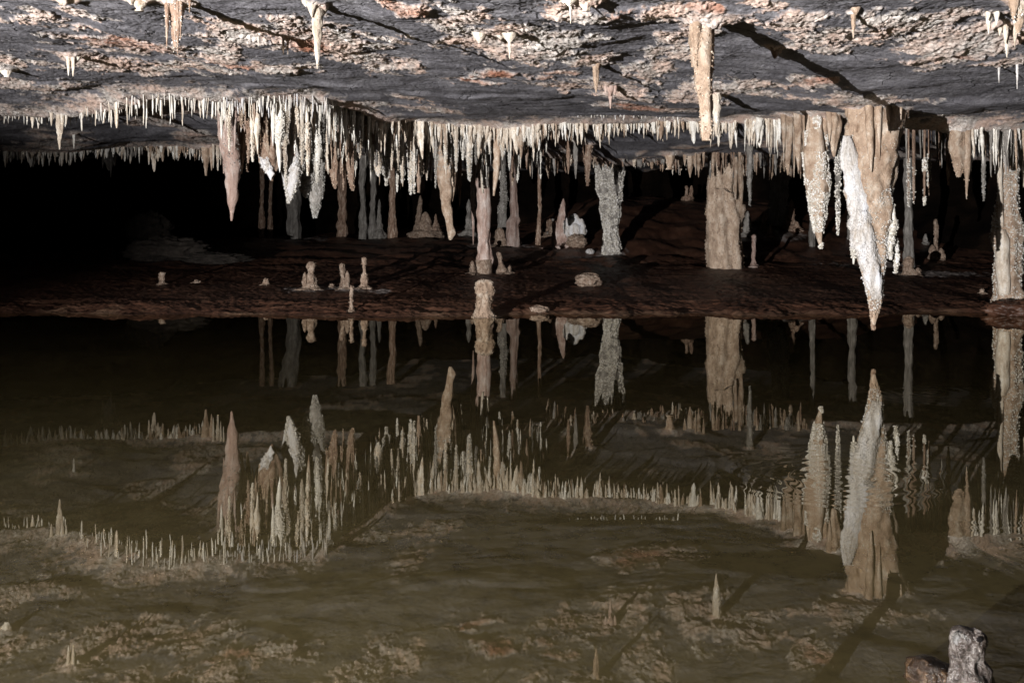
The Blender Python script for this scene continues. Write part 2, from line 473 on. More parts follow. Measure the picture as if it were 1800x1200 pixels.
# ------------------------------------------------------------------ setting: ceiling
def patch(px, y, rx, ry, red=0, amp=1.0):
    d = hit_ceiling(px, y)
    d0 = hit_ceiling(px, max(y - ry, -60)); d1 = hit_ceiling(px, y + ry)
    return (X(px, d), (d0 + d1) / 2, rx / F * d, max(abs(d1 - d0) / 2, .12), red, amp)
PATCH = [patch(*a) for a in [
 (215,72,110,17,.6),(270,118,60,13),(150,110,70,17),(60,148,75,12),(345,112,70,11),(440,58,90,20),(385,92,40,12),(600,70,60,28),
 (530,55,60,24,.4),(690,112,60,14),(625,98,60,12),(480,115,70,9),(870,62,95,30),(790,40,45,14),(820,18,60,14),(930,85,90,26),
 (1010,62,40,12),(1140,118,42,18),(1040,100,50,10),(1005,14,60,15),(1030,148,110,7),(1195,70,38,55),(1180,10,50,18),(1290,150,80,16),
 (1420,144,40,13),(1455,62,75,26),(1400,30,50,14),(1620,38,90,30),(1700,70,110,36),(1660,100,90,16),(1500,172,110,9),(1100,166,60,6),
 (1560,18,60,14),(60,30,60,9),(150,18,50,8),(700,65,40,8),(20,105,40,14),(1330,8,40,10),(1230,165,60,10),(1760,110,60,8),
 (640,185,60,10),(760,190,50,7),(720,168,30,5),(1160,190,70,4)]]
PATCH += [patch(*a) for a in [(400,106,62,6,1),(240,66,50,9,1),(545,70,36,12,1),(700,4,34,9,1),(835,140,42,5,1),(872,127,50,5,1),
 (1062,12,28,10,1),(1110,184,60,4,1),(1240,6,20,6,.8),(1700,95,60,7,.7),(170,62,30,6,1),(1440,140,20,5,.8),(990,130,60,5,.8)]]
def crust_mask(x, y):
    q = xyz(x, y, 0)
    wx = .16 * perlin(q * 2.6) + .09 * perlin(q * 6.5 + 5)
    wy = .26 * perlin(q * 2.2 + 9) + .14 * perlin(q * 6 + 15)
    m = np.zeros(len(q)); red = np.zeros(len(q))
    rag = .62 * fbm(q * np.array([5, 3.6, 1]) + 40, 5, .75)
    for a, b, rx, ry, rd, am in PATCH:
        r = np.sqrt(((q[:, 0] + wx - a) / rx) ** 2 + ((q[:, 1] + wy - b) / ry) ** 2)
        v = sm(1.06, .74, r + rag) * am
        m = np.maximum(m, v); red = np.maximum(red, v * rd * sm(1.1, .4, r))
    a = q[:, 1] - rimA(q[:, 0]); b = q[:, 1] - rimB(q[:, 0])
    band = sm(-.75, -.25, a + rag * .9) * sm(1.6, .8, a + rag)
    leftboost = np.interp(q[:, 0], [-5, -3, 2.8, 3.6], [1, .9, .9, 1])
    m = np.maximum(m, band * leftboost)
    m = np.maximum(m, sm(-.8, -.3, b + rag) * sm(.9, .5, b))
    far = sm(.02, .3, fbm(q * np.array([.8, .55, 1]) + 70, 4, .6) - .12) * sm(12.0, 14.5, q[:, 1])
    m = np.maximum(m, far)
    return m, red * (.75 + .5 * perlin(q * 5))
def ceiling_points(x, y):
    h = ceil_h(x, y)
    m, red = crust_mask(x, y)
    q = xyz(x, y, 0)
    scal = .012 * fbm(q * np.array([1.7, 2.6, 1]) + 61, 3, .55, ridged=True) + .03 * sm(.1, .35, perlin(q * np.array([.9, 1.3, 1]) + 81))
    h = h - scal
    ragr = fbm(q * np.array([7, 6, 1]) + 33, 3, .7)
    for a, b, r in ROOTS:
        near = (np.abs(q[:, 0] - a) < r * 4) & (np.abs(q[:, 1] - b) < r * 4)
        if not near.any(): continue
        dd_ = np.hypot(q[near, 0] - a, q[near, 1] - b) / r
        m[near] = np.maximum(m[near], sm(2.4, 1.3, dd_ + .7 * ragr[near]))
        h[near] -= (.55 * r) * np.exp(-(dd_ / 1.15) ** 2)
    nodule = fbm(q * np.array([9, 7, 1]) + 11, 4, .7)
    fine = fbm(q * np.array([30, 24, 1]), 3, .6)
    ledge = fbm(q * np.array([3.4, 7.5, 1]) + 30, 4, .6, ridged=True)
    rockd = .0055 * ledge + .0045 * fine + .012 * perlin(q * np.array([1.6, 3, 1]))
    crust = .012 + .0105 * nodule + .009 * np.clip(nodule, 0, 2) ** 2 + .010 * fine
    z = h - (1 - m) * rockd - m * crust
    return z, m, red
def ceiling_piece(xs, ys):
    z, m, red = ceiling_points(xs.ravel(), ys.ravel())
    return np.stack([xs.ravel(), ys.ravel(), z], 1), m, red
ROOTS = []

# ------------------------------------------------------------------ setting: mud bank, water, back wall
s = np.concatenate([-np.geomspace(2.4, .62, 40)[:-1], np.linspace(-.62, .62, 620), np.geomspace(.62, 2.4, 40)[1:]])
dd = np.concatenate([np.linspace(12.3, 14.6, 170), np.linspace(14.63, 22, 200), np.linspace(22.1, 40, 110)])
D, S = np.meshgrid(dd, s, indexing='ij')
x = (S * D).ravel(); y = D.ravel()
z = floor_h(x, y)
q = xyz(x, y, 0)
e = y - shore(x)
k = sm(.0, .3, e)
lobe = fbm(q * np.array([2.2, 3.0, 1]) + 5, 3, .5, ridged=True)
z = z + sm(-.15, .1, e) * .012 * fbm(q * 13 + 3, 3, .7) + k * (.012 * fbm(q * 9, 4, .65) + .006 * lobe) + .016 * sm(.12, .5, e) * sm(1.4, .8, e) * lobe
z = z + .02 * sm(5, 8, e) * fbm(q * 3 + 8, 4, .6)
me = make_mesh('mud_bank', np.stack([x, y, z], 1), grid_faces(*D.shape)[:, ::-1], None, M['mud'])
rg = fbm(q * np.array([4, 3, 1]) + 12, 4, .7)
st = np.zeros(len(q))
for px_, yy_, ax, ay in [(560,508,62,.35),(620,510,30,.3),(670,512,18,.25),(1160,0,0,0),(1530,470,75,.4),(1650,482,80,.5),(1370,412,50,.5),(520,406,60,1.2),(1075,447,26,.3),(1275,471,34,.25),(880,434,50,.4)]:
    if ax == 0: continue
    d_ = hit_floor(px_, yy_)
    st = np.maximum(st, sm(1.1, .6, np.hypot((q[:, 0] - X(px_, d_)) / (ax / F * d_), (q[:, 1] - d_) / ay) + .8 * rg))
lip_light = sm(.30, .05, e + .25 * rg) * np.interp(x, [-3, 1, 4], [1, .75, .45]) * sm(-.25, .35, fbm(q * np.array([.7, .7, 1]) + 3, 2))  # light on the waterline lip, painted into the mud colour, weaker to the right
ca = me.color_attributes.new('stain', 'FLOAT_COLOR', 'POINT')  # red holds the pale stains, green the painted light on the lip
ca.data.foreach_set('color', np.stack([st * .7, lip_light * .8, 0 * st, 1 + 0 * st], 1).astype(np.float32).ravel())
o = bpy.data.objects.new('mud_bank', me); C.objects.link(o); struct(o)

xs, ys = np.meshgrid(np.linspace(-32, 32, 40), np.linspace(-10, 24, 30))
me = make_mesh('lake_water', xyz(xs, ys, 0), grid_faces(*xs.shape)[:, ::-1], None, M['water'])
o = bpy.data.objects.new('lake_water', me); C.objects.link(o); struct(o)

path = np.array([(-24,-4),(-24,10),(-17,19),(-13.5,24),(-10,29),(-3,34.5),(4,35.5),(10,30),(12.5,24),(13.5,19),(18,14),(24,9),(24,-4)], float)
Lp = np.concatenate([[0], np.cumsum(np.linalg.norm(np.diff(path, axis=0), axis=1))])
t = np.linspace(0, Lp[-1], 520)
wx, wy = np.interp(t, Lp, path[:, 0]), np.interp(t, Lp, path[:, 1])
zz = np.linspace(-.4, 4.4, 70)
ZZ, WX = np.meshgrid(zz, wx, indexing='ij'); _, WY = np.meshgrid(zz, wy, indexing='ij')
nx, ny = -WX / (np.hypot(WX, WY - 12) + 1e-6), -(WY - 12) / (np.hypot(WX, WY - 12) + 1e-6)
q = xyz(WX, WY, ZZ)
dsp = (1.3 * fbm(q * .28, 4, .55) + .25 * fbm(q * 1.4 + 3, 3, .6, ridged=True)).reshape(WX.shape)
dsp = dsp + (1.2 - np.clip((ZZ - .6) / 1.4, -1, 1)) * .6
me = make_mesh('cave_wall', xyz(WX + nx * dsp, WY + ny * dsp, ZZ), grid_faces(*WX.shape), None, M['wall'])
o = bpy.data.objects.new('cave_wall', me); C.objects.link(o); struct(o)

# ------------------------------------------------------------------ hanging and standing stone
def px_tube(d, pts, dy=0.0, flat=1.0, **kw):
    """pts: (px, row, full width in px) in the photograph's scale, at distance d"""
    P3 = [(X(p[0], d), d + dy, Z(p[1], d)) for p in pts]
    rx = [max(p[2] * .5 / F * d, .0022) for p in pts]
    kw.setdefault('nseg', 18); kw.setdefault('nring', 34)
    return tube(P3, rx, [r * flat for r in rx], **kw)

def formation(name, label, cat, d, parts, group=None, origin=None):
    """parts: (part name, material, [tubes], grains, [subparts]); the first part alone makes a one-mesh thing"""
    if origin is None:
        g0 = parts[0][2][0]; origin = tuple(g0[0].mean(0)) if name != 'stalagmite' else tuple(g0[-1].mean(0))
    if len(parts) == 1:
        mb = MB()
        for g in parts[0][2]: add_tube(mb, g)
        if len(parts[0]) > 3 and parts[0][3]:
            for (gi, n, size, lo, hi) in parts[0][3]: grains(mb, parts[0][2][gi], n, size, lo, hi)
        return tag(mb.build(name, M[parts[0][1]], None, True, origin), label, cat, group)
    root = thing(name, label, cat, origin, group)
    for p in parts:
        mb = MB()
        if p[2]:
            for g in p[2]: add_tube(mb, g)
        if len(p) > 3 and p[3]:
            for (src, n, size, lo, hi) in p[3]: grains(mb, src if not isinstance(src, int) else p[2][src], n, size, lo, hi)
        po = mb.build(p[0], M[p[1]], root, bool(p[2]))
        if not p[2]: po['kind'] = 'stuff'
    return root

def hang(label, px, y0, y1, w, style='cream', d=None, bend=0.0, w0=None, group=None, name='stalactite', blunt=.12, crust=None, crust_n=0, lo=.35, hi=1.0, size=.009, flute=.08, nfl=5, extra=None, flat=.9, root_flare=1.35, body=None):
    """one hanging stalactite from row y0 down to row y1, w px wide"""
    if d is None: d = hit_ceiling(px, y0)
    w0 = w0 or w
    L = y1 - y0
    top = Z(y0, d)
    ROOTS.append((X(px, d), d, max(w0, 10) * .62 / F * d))
    c = float(ceil_h(X(px, d), d)[0])
    up = max(c + .07 - top, .03) * F / d
    pts = [(px, y0 - up, w0 * root_flare), (px, y0 + .02 * L, w0 * 1.05), (px + bend * .2, y0 + .3 * L, (w0 + w) / 2), (px + bend * .5, y0 + .6 * L, w * .72), (px + bend * .8, y0 + .88 * L, w * .34 + blunt), (px + bend, y1, w * blunt)]
    if body: pts = [(px, y0 - up, body[0][2] * root_flare)] + body
    g = px_tube(d, pts, 0, flat, flute=flute, nfl=nfl, namp=.3, lump=.22, nseg=22, nring=56)
    tubes = [g]
    for e in (extra or []):
        tubes.append(px_tube(d, [(e[0], y0 - up * .8, e[3] * 1.2), (e[0], e[1], e[3]), (e[0] + (e[2] - e[1]) * .01, (e[1] + e[2]) / 2, e[3] * .75), (e[0], e[2], 1.2)], (e[4] if len(e) > 4 else -.04), 1.0, nseg=12, nring=20, namp=.15))
    parts = [('shaft', style, tubes)]
    if crust:
        parts.append(('crystal_crust', crust, [], [(g, crust_n, size, lo, hi)] + [(t_, max(crust_n // 6, 20), size, lo, hi) for t_ in tubes[1:]]))
    return formation(name, label, 'stalactite', d, parts, group)

# -- front of the ceiling
hang('fluted bundle of tan stalactites with several thin tips at the top left of the photo', 309, -30, 84, 30, 'brown', d=6.1,
     flute=.25, nfl=6, extra=[(297,-10,88,9),(303,-10,90,8,.03),(316,-10,98,10),(321,-20,72,8),(337,-20,26,8)], crust='crystal', crust_n=260, size=.005, lo=.1)
hang('smooth cream stalactite spike with a wide lumpy root, right of the fluted bundle', 558, 6, 122, 16, 'cream', w0=20, extra=[(551,0,34,22),(566,0,28,26,.03),(541,0,16,20)], flute=.06)
hang('long thick tan stalactite casting the long shadow over the grey ceiling', 1240, 22, 246, 34, 'tan', w0=46, blunt=.5, flute=.13, nfl=4,
     body=[(1232,22,50),(1232,70,42),(1236,130,32),(1240,190,25),(1242,230,20),(1240,247,13)], extra=[(1221,24,118,18,-.05),(1251,60,150,12,.02)], crust='crystal_tan', crust_n=500, lo=.1, size=.006)
hang('short cream stalactite behind the long tan one, hanging a little to its right', 1259, 172, 240, 14, 'cream', d=9.0)
hang('stubby cream stalactite with two small legs on the upper left ceiling', 128, 92, 116, 26, 'cream', blunt=.5, extra=[(124,100,135,8),(132,100,136,8)])
hang('knobbly beige stalactite with a pale tip above the red rock streak', 1048, 108, 164, 13, 'tan', extra=[(1050,100,125,14)])
hang('branched salmon stalactite ending in one thin drip point', 1073, 150, 192, 8, 'pink', extra=[(1064,150,166,9),(1080,150,168,10),(1072,150,170,16)])
hang('white lump with one short spike hanging on the cream patch of the ceiling', 896, 56, 105, 8, 'cream', extra=[(896,56,80,30),(880,52,68,26,.05),(842,56,74,28,.05)])
hang('white nodule with a single thin drip at the top of the ceiling', 1003, -4, 42, 5, 'cream', extra=[(1000,-6,16,34),(990,-6,10,24)])
hang('round white nodule beside the nodule with the drip', 1031, -4, 20, 30, 'cream', blunt=.5)
hang('thin beige stalactite under a white knob on the upper right ceiling', 1500, 18, 68, 8, 'tan', extra=[(1500,8,30,22)])
hang('small brown lump of stalactites inside the long shadow', 1362, 80, 104, 16, 'brown', extra=[(1354,80,96,7),(1368,82,98,8)])
hang('bluish white straw with a mushroom cap on the upper left ceiling', 454, 58, 82, 4, 'straw', extra=[(454,56,63,16)], name='soda_straw')
hang('tiny cream double drip beside the red ceiling patch', 506, 64, 96, 4, 'tan', extra=[(500,84,98,4),(506,60,74,14)])
hang('large cream nodule at the upper left edge of the ceiling', 245, -6, 20, 26, 'cream', blunt=.6, extra=[(235,-6,12,22)])
hang('small cream nodule at the very top left', 110, -6, 9, 24, 'cream', blunt=.6, extra=[(122,-6,5,16)])
hang('pure white straw near the right edge of the ceiling', 1756, 114, 146, 4, 'white', name='soda_straw', extra=[(1756,112,119,9)])
hang('longer knobby white straw beside the right border of the photo', 1788, 108, 157, 4, 'white', name='soda_straw')
hang('pale thin stalactite under the knobbly crust at the upper right corner', 1770, 45, 102, 9, 'cream', extra=[(1762,50,80,10),(1778,40,85,10),(1752,40,66,12)])
hang('short grey cream stalactite at the upper right corner, left of its neighbour', 1738, 20, 60, 10, 'cream', extra=[(1731,16,40,12),(1746,14,48,12)])
hang('thick root of cream stalactites cut by the top right border', 1790, -6, 60, 26, 'tan', extra=[(1775,-10,40,20),(1797,0,96,10)], crust='crystal', crust_n=160, size=.005)
hang('low cream hummock with a tiny point at the left edge of the ceiling', 12, 118, 136, 20, 'cream', blunt=.4)
hang('pair of slim white stalactites standing out from the left ledge', 105, 192, 263, 12, 'cream', d=12.0, extra=[(93,196,222,7),(112,196,236,8),(119,194,220,6)])
hang('short white twin drips on the far left ledge', 57, 196, 226, 7, 'cream', d=12.4, extra=[(70,202,227,6),(50,196,210,5)])

hang('ragged cream stalactite longest in the dim back fringe at left', 271, 252, 302, 13, 'cream', d=18.6, extra=[(263,252,290,6),(279,254,284,6)])
hang('very dim broad cluster of stalactites deep behind the back fringe', 192, 262, 300, 24, 'grey', d=21.5, extra=[(182,262,296,7),(203,262,292,7),(196,262,312,6)])
hang('thin cream stalactite left of the ragged one in the dim back fringe', 229, 254, 288, 6, 'cream', d=18.5)
hang('slim straw like stalactite standing free below the left slab', 130, 240, 262, 4, 'straw', d=15.6)

# -- the central cluster, left to right
hang('long smooth pink spike hanging farthest left in the central cluster', 407, 188, 389, 28, 'pink', d=13.2, flute=.05, blunt=.1,
     body=[(394,188,20),(398,230,27),(404,262,32),(409,300,27),(409,335,20),(408,365,12),(407,389,3)], extra=[(391,190,305,11,.05),(383,190,246,9,.05)], crust='crystal_grey', crust_n=200, lo=.25, hi=.6)
hang('stubby beige stalactite with an orange tip left of the pink spike', 362, 244, 309, 13, 'tan', d=18.5, blunt=.3, extra=[(371,244,300,12,.03),(357,246,280,6)])
hang('group of pale straws grown together between the stubby one and the pink spike', 383, 244, 300, 7, 'cream', d=18.4, extra=[(376,244,296,5),(389,244,290,5),(394,244,280,4)], blunt=.3)
hang('brown ragged stalactite just right of the pink spike', 424, 196, 306, 17, 'brown', d=13.6, flute=.2, extra=[(417,196,270,12),(431,196,280,10,.04)], crust='crystal_tan', crust_n=350, lo=.1)
hang('dark brown hanging stalactite with a crooked thin tip', 439, 200, 302, 12, 'brown', d=13.9, bend=-4, flute=.2, extra=[(445,196,276,10)], crust='crystal_tan', crust_n=160, lo=.2)
hang('bundle of thin beige stalactites right of the ragged brown one', 456, 196, 286, 8, 'tan', d=13.7, extra=[(450,200,268,6),(462,196,280,6),(466,204,262,5)], blunt=.3)
hang('wedge of tan stone with a bright white pointed lower end', 476, 192, 319, 40, 'brown', d=13.8, flute=.2, nfl=6,
     body=[(472,192,40),(470,225,46),(474,255,46),(476,275,40),(476,296,22),(478,319,3)], extra=[(464,200,282,10,-.1),(492,196,286,12,.0),(484,200,250,12,-.12)], crust='crystal_tan', crust_n=900, lo=.08, hi=.62)
formation('calcite_sheet', 'bright white calcite skin low on the tan wedge', 'calcite sheet', 13.8,
     [('calcite_sheet', 'white', [px_tube(13.8, [(468,262,6),(466,276,16),(471,292,18),(478,306,12),(479,318,2)], -.1, .5, namp=.5, flute=.12, nsc=16)], [(0, 500, .009, 0, 1)])])
hang('white crystal pillar stalactite left in the crystal curtain', 513, 196, 356, 24, 'white', d=14.3, flute=.12,
     body=[(516,196,28),(513,240,34),(515,290,34),(512,320,26),(510,340,14),(507,356,3)], extra=[(505,220,340,10,-.05),(520,220,338,8)], crust='crystal', crust_n=1700, lo=.2, size=.012)
hang('grey crystal curtain with ragged lower edge in the middle of the cluster', 537, 226, 345, 34, 'grey', d=14.8,
     body=[(537,226,58),(537,260,58),(538,290,56),(537,315,44),(536,332,20),(537,346,3)], crust='crystal_grey', crust_n=2600, lo=.1, size=.012, extra=[(528,240,325,10)])
hang('long grey crystal spike forming the low right corner of the crystal curtain', 554, 226, 382, 26, 'grey', d=14.9,
     body=[(548,226,36),(551,270,36),(556,310,32),(556,340,24),(555,362,15),(554,383,3)], crust='crystal_grey', crust_n=2200, lo=.1, size=.012)
hang('brown leaning stalactite with yellow crystals at its foot', 585, 222, 332, 26, 'brown', d=14.4, bend=4, flute=.2, extra=[(575,226,300,9),(592,226,318,10)], crust='crystal_tan', crust_n=700, lo=.3)
hang('tan tapering stalactite with a narrow curved pale end', 612, 232, 335, 25, 'brown', d=14.4, bend=8, flute=.18, extra=[(604,236,334,9),(600,228,306,7),(622,240,312,7)], crust='crystal_tan', crust_n=320, lo=.3)
hang('white club shaped stalactite with a crystalline end', 662, 208, 310, 15, 'cream', d=14.4, body=[(660,208,16),(661,250,15),(663,272,17),(664,292,14),(665,310,3)], crust='crystal', crust_n=420, lo=.5, size=.011)
hang('sparkling cluster of fine crystals right of the white club', 679, 235, 326, 11, 'grey', d=15.0, crust='crystal', crust_n=700, lo=.45, size=.012, extra=[(673,240,306,4),(685,240,312,5)])
hang('crystal tipped stalactite over the slim back columns', 708, 236, 328, 10, 'cream', d=14.9, crust='crystal', crust_n=520, lo=.5, size=.012)
hang('double crystal spike right of the crystal tipped stalactite', 722, 232, 341, 11, 'cream', d=14.8, crust='crystal', crust_n=760, lo=.45, size=.012, extra=[(728,240,340,5)])
hang('plain brown stalactite behind the double crystal spike', 736, 250, 339, 14, 'brown', d=15.4, blunt=.35)
hang('pale stalactite with a bent white tip in the fringe', 739, 212, 280, 12, 'cream', d=14.6, bend=4)
hang('thin crystal string hanging alone beside the hooked stalactite', 766, 240, 330, 5, 'grey', d=14.8, crust='crystal', crust_n=200, lo=.4)
hang('hooked tan stalactite whose lower end bends to the right', 788, 214, 422, 24, 'tan', d=15.6,
     body=[(778,214,18),(781,260,24),(783,310,28),(784,340,20),(787,375,15),(791,400,12),(795,410,16),(792,422,5)], extra=[(795,300,354,16,.03)], crust='crystal', crust_n=1300, lo=.12, hi=.52, size=.012, blunt=.3)
hang('slim brown drip stalactite right of the hooked one', 808, 300, 364, 7, 'brown', d=16.2, extra=[(803,300,342,5)])
hang('crystal covered icicle between the hooked stalactite and the great column', 825, 226, 318, 10, 'cream', d=14.7, crust='crystal', crust_n=560, lo=.3, size=.012)
hang('small white crystal icicle next to the hooked stalactite', 802, 226, 302, 7, 'cream', d=14.6, crust='crystal', crust_n=300, lo=.4)
hang('very slim pink stalactite beside the great column', 832, 300, 430, 8, 'pink', d=17.0, blunt=.15, extra=[(828,300,370,4)])
hang('straight beige stalactite right of the great column', 868, 214, 344, 13, 'tan', d=14.6, body=[(876,214,14),(875,260,15),(873,300,12),(868,344,3)])
hang('cream stalactite ending in blue white crystals over the stub columns', 884, 212, 276, 15, 'cream', d=14.4, crust='crystal', crust_n=200, lo=.6)
hang('broad slanting white stalactite in the right half of the fringe', 903, 212, 272, 14, 'cream', d=14.3, bend=6)
hang('orange beige stalactite in the right half of the fringe', 916, 214, 279, 12, 'tan', d=14.3)
hang('light brown short spike hanging low behind the fringe', 926, 258, 298, 6, 'brown', d=15.4)
hang('thin cream spike at the right end of the central fringe', 938, 222, 284, 6, 'cream', d=14.2)

# -- right half
hang('rough brown stalactite left of the crystal column', 1033, 262, 327, 14, 'brown', d=17.5, blunt=.3, crust='crystal_tan', crust_n=150, lo=.1)
hang('slim grey white stalactite left of the rough brown one', 1012, 262, 315, 8, 'grey', d=17.4)
hang('small dark stalactite at the left of the second row', 999, 262, 306, 8, 'brown', d=17.3)
hang('blocky cream stalactite cut off flat in the second row', 1177, 262, 298, 20, 'tan', d=18.5, blunt=.7)
hang('tan stalactite with a ragged tip in the second row', 1213, 262, 312, 12, 'tan', d=18.6, extra=[(1203,262,292,9),(1220,262,294,7)])
hang('light tan twin stalactite left of the broad tan column', 1228, 262, 312, 8, 'tan', d=18.4, extra=[(1236,262,294,6),(1222,264,308,4)])
hang('grey crystal icicle right of the broad tan column', 1318, 262, 361, 11, 'grey', d=17.5, crust='crystal_grey', crust_n=420, lo=.3)
hang('thick crystal coated stalactite with two thin drips left of the giant one', 1434, 194, 436, 44, 'tan', d=11.6,
     body=[(1437,194,30),(1434,240,34),(1434,262,44),(1436,300,44),(1438,340,36),(1438,375,26),(1440,410,12),(1443,436,3)],
     extra=[(1418,200,318,10,-.03),(1447,200,330,12),(1432,196,240,16,-.08)], crust='crystal', crust_n=5200, lo=.34, size=.010, flute=.12)
hang('crystal string hanging in the gap before the giant stalactite', 1473, 240, 412, 9, 'grey', d=11.3, crust='crystal', crust_n=900, lo=.1, size=.010)
hang('folded tan stalactite left of the thick crystal coated one', 1385, 196, 308, 18, 'tan', d=12.3, flute=.15, extra=[(1376,196,270,12),(1394,196,312,8)])
hang('smooth beige stalactite hanging left of the crystal coated one', 1404, 194, 300, 18, 'tan', d=12.0, flute=.15, extra=[(1411,196,312,7)])
hang('wide tan tongue right of the thick crystal coated one', 1466, 190, 276, 24, 'tan', d=11.2, flute=.15, extra=[(1456,196,250,12)])
# the giant
dG = 9.4
gb = px_tube(dG, [(1545,165,104),(1544,195,94),(1540,240,90),(1534,290,84),(1530,340,74),(1531,390,64),(1533,440,50),(1535,490,34),(1537,530,20),(1537,555,12),(1535,579,2)], 0, .62, nseg=64, nring=110, flute=.06, nfl=5, namp=.26, nsc=5)
gw = px_tube(dG, [(1484,240,12),(1487,262,26),(1495,300,34),(1503,340,36),(1509,380,40),(1514,420,42),(1524,460,36),(1533,500,24),(1537,525,12)], -.06, .55, nseg=44, nring=110, namp=.28, nsc=11, flute=.05)
gx = [px_tube(dG, p, q_, 1.0, nseg=16, nring=26, namp=.15) for p, q_ in [
      ([(1516,180,16),(1517,230,14),(1519,270,10),(1520,305,2)], -.17), ([(1548,175,12),(1549,205,10),(1550,238,2)], -.19),
      ([(1557,175,9),(1558,190,7),(1559,214,2)], -.2), ([(1571,175,7),(1572,190,5),(1572,214,2)], -.16),
      ([(1532,180,12),(1533,210,10),(1534,284,2)], -.17), ([(1503,180,14),(1502,210,12),(1500,262,3)], -.05), ([(1584,180,8),(1583,230,6),(1580,262,2)], .02)]]
ge = [px_tube(dG, p, q_, 1.0, nseg=14, nring=26, namp=.25) for p, q_ in [
      ([(1566,360,6),(1568,395,14),(1562,430,12),(1562,456,3)], -.04), ([(1576,420,3),(1578,452,9),(1576,480,3)], .02), ([(1500,405,8),(1500,440,10),(1499,464,2)], -.02)]]
ROOTS += [(X(1515, dG), dG, .10), (X(1560, dG), dG, .11)]
root = thing('stalactite', 'giant tan and white stalactite reaching almost down to the water', 'stalactite', (X(1543, dG), dG, Z(175, dG)))
mb = MB(); add_tube(mb, gb); [add_tube(mb, g) for g in gx]; mb.build('shaft', M['tan'], root)
mb = MB(); add_tube(mb, gw); grains(mb, gw, 1800, .0045, 0, .5, .3); grains(mb, gw, 3000, .006, .45, 1, .4); grains(mb, gb, 700, .010, .62, .92); mb.build('white_coating', M['white'], root)['label'] = 'snow white coating down the left face'
mb = MB(); [add_tube(mb, g) for g in ge]
for g in ge: grains(mb, g, 420, .009)
grains(mb, gb, 3000, .007, .40, .92); grains(mb, gb, 900, .005, .05, .45, .2); mb.build('crystal_crust', M['crystal'], root)['kind'] = 'stuff'
mb = MB(); grains(mb, gb, 900, .009, .86, 1.0); o = mb.build('tip', M['crystal_tan'], root); o['label'] = 'rusty crystal tip'; o['kind'] = 'stuff'

hang('tan shield shaped stalactite pair in the dark bay right of the giant', 1684, 218, 310, 32, 'tan', d=11.0,
     body=[(1684,218,34),(1682,250,32),(1686,285,22),(1686,312,6)], extra=[(1696,224,350,15,-.04)], crust='crystal_tan', crust_n=260, lo=.1, size=.007)
hang('little white flake stalactite beside the shield shaped pair', 1706, 270, 302, 8, 'white', d=11.2, blunt=.4)
hang('thin white drip with grey end in front of the right bay', 1729, 226, 353, 8, 'grey', d=11.4, blunt=.2, crust='crystal_grey', crust_n=160, lo=.5, size=.008)
hang('ring of dim crystal icicles hanging in the shade of the giant', 1625, 272, 360, 6, 'brown', d=12.6, w0=3, crust='crystal', crust_n=500, lo=.55, size=.010)
hang('leftmost dim crystal icicle in the shaded bay', 1597, 300, 362, 6, 'brown', d=12.8, w0=3, crust='crystal', crust_n=360, lo=.6, size=.010, extra=[(1604,330,358,5)])
hang('short dim crystal icicle in the shaded bay, right of the ring', 1633, 296, 344, 5, 'brown', d=12.9, w0=3, crust='crystal', crust_n=300, lo=.6, size=.010)
hang('small brown stalactite in the shaded bay', 1667, 290, 326, 7, 'brown', d=13.2, blunt=.4)

# -- columns that join ceiling and floor
def column(label, px, ybase, d, prof, style='grey', crust=None, n=0, size=.012, base=None, lo=0., hi=1., group=None, flat=.85, parts_extra=None, flute=.1, lump=.22):
    """prof: (px, row, width) from the ceiling to the floor"""
    c = float(ceil_h(X(prof[0][0], d), d)[0]) + .08
    f = float(floor_h(X(prof[-1][0], d), d)[0]) - .05
    ytop = Y0 - (c - H) * F / d; ybot = Y0 - (f - H) * F / d
    pts = [(prof[0][0], min(ytop, prof[0][1] - 1), prof[0][2] * 1.1)] + list(prof) + [(prof[-1][0], max(ybot, prof[-1][1] + 1), prof[-1][2])]
    g = px_tube(d, pts, 0, flat, nseg=28, nring=76, flute=flute, nfl=7, namp=.30, lump=lump)
    org = (X(prof[-1][0], d), d, f + .05)
    if not crust and not parts_extra:
        return formation('stone_column', label, 'column', d, [('shaft', style, [g])], group, org)
    root = thing('stone_column', label, 'column', org, group)
    mb = MB(); add_tube(mb, g); mb.build('shaft', M[style], root)
    if crust:
        mb = MB(); grains(mb, g, n, size, lo, hi); mb.build('crystal_crust', M[crust], root, False)['kind'] = 'stuff'
    for nm, st, tb in (parts_extra or []):
        mb = MB()
        for pts_, dy in tb: add_tube(mb, px_tube(d, pts_, dy, 1.0, nseg=18, nring=28, namp=.15))
        mb.build(nm, M[st], root)
    return root
d850 = hit_floor(850, 481)
column('great pink column with a swollen foot standing nearest the water in the middle', 850, 481, d850,
       [(846,214,24),(848,280,22),(849,330,20),(851,380,22),(851,425,20),(852,440,26),(851,455,31),(850,480,30)], 'pink', parts_extra=[
       ('white_tongue', 'cream', [([(842,190,14),(846,260,14),(848,300,10),(849,340,3)], -.13), ([(853,190,14),(857,270,10),(857,330,3)], -.1)]),
       ('stained_foot', 'mudrock', [([(851,456,32),(850,464,34),(850,486,33)], -.01)]),
       ('branch', 'pink', [([(858,330,6),(859,370,10),(857,410,8),(853,440,5)], -.06)])])
d1073 = hit_floor(1073, 446)
column('crystal covered column that narrows downwards left of the broad tan one', 1073, 446, d1073,
       [(1066,258,50),(1068,280,50),(1070,310,42),(1073,350,34),(1074,400,28),(1075,446,26)], 'grey', 'crystal', 11000, .017)
d1275 = hit_floor(1275, 470)
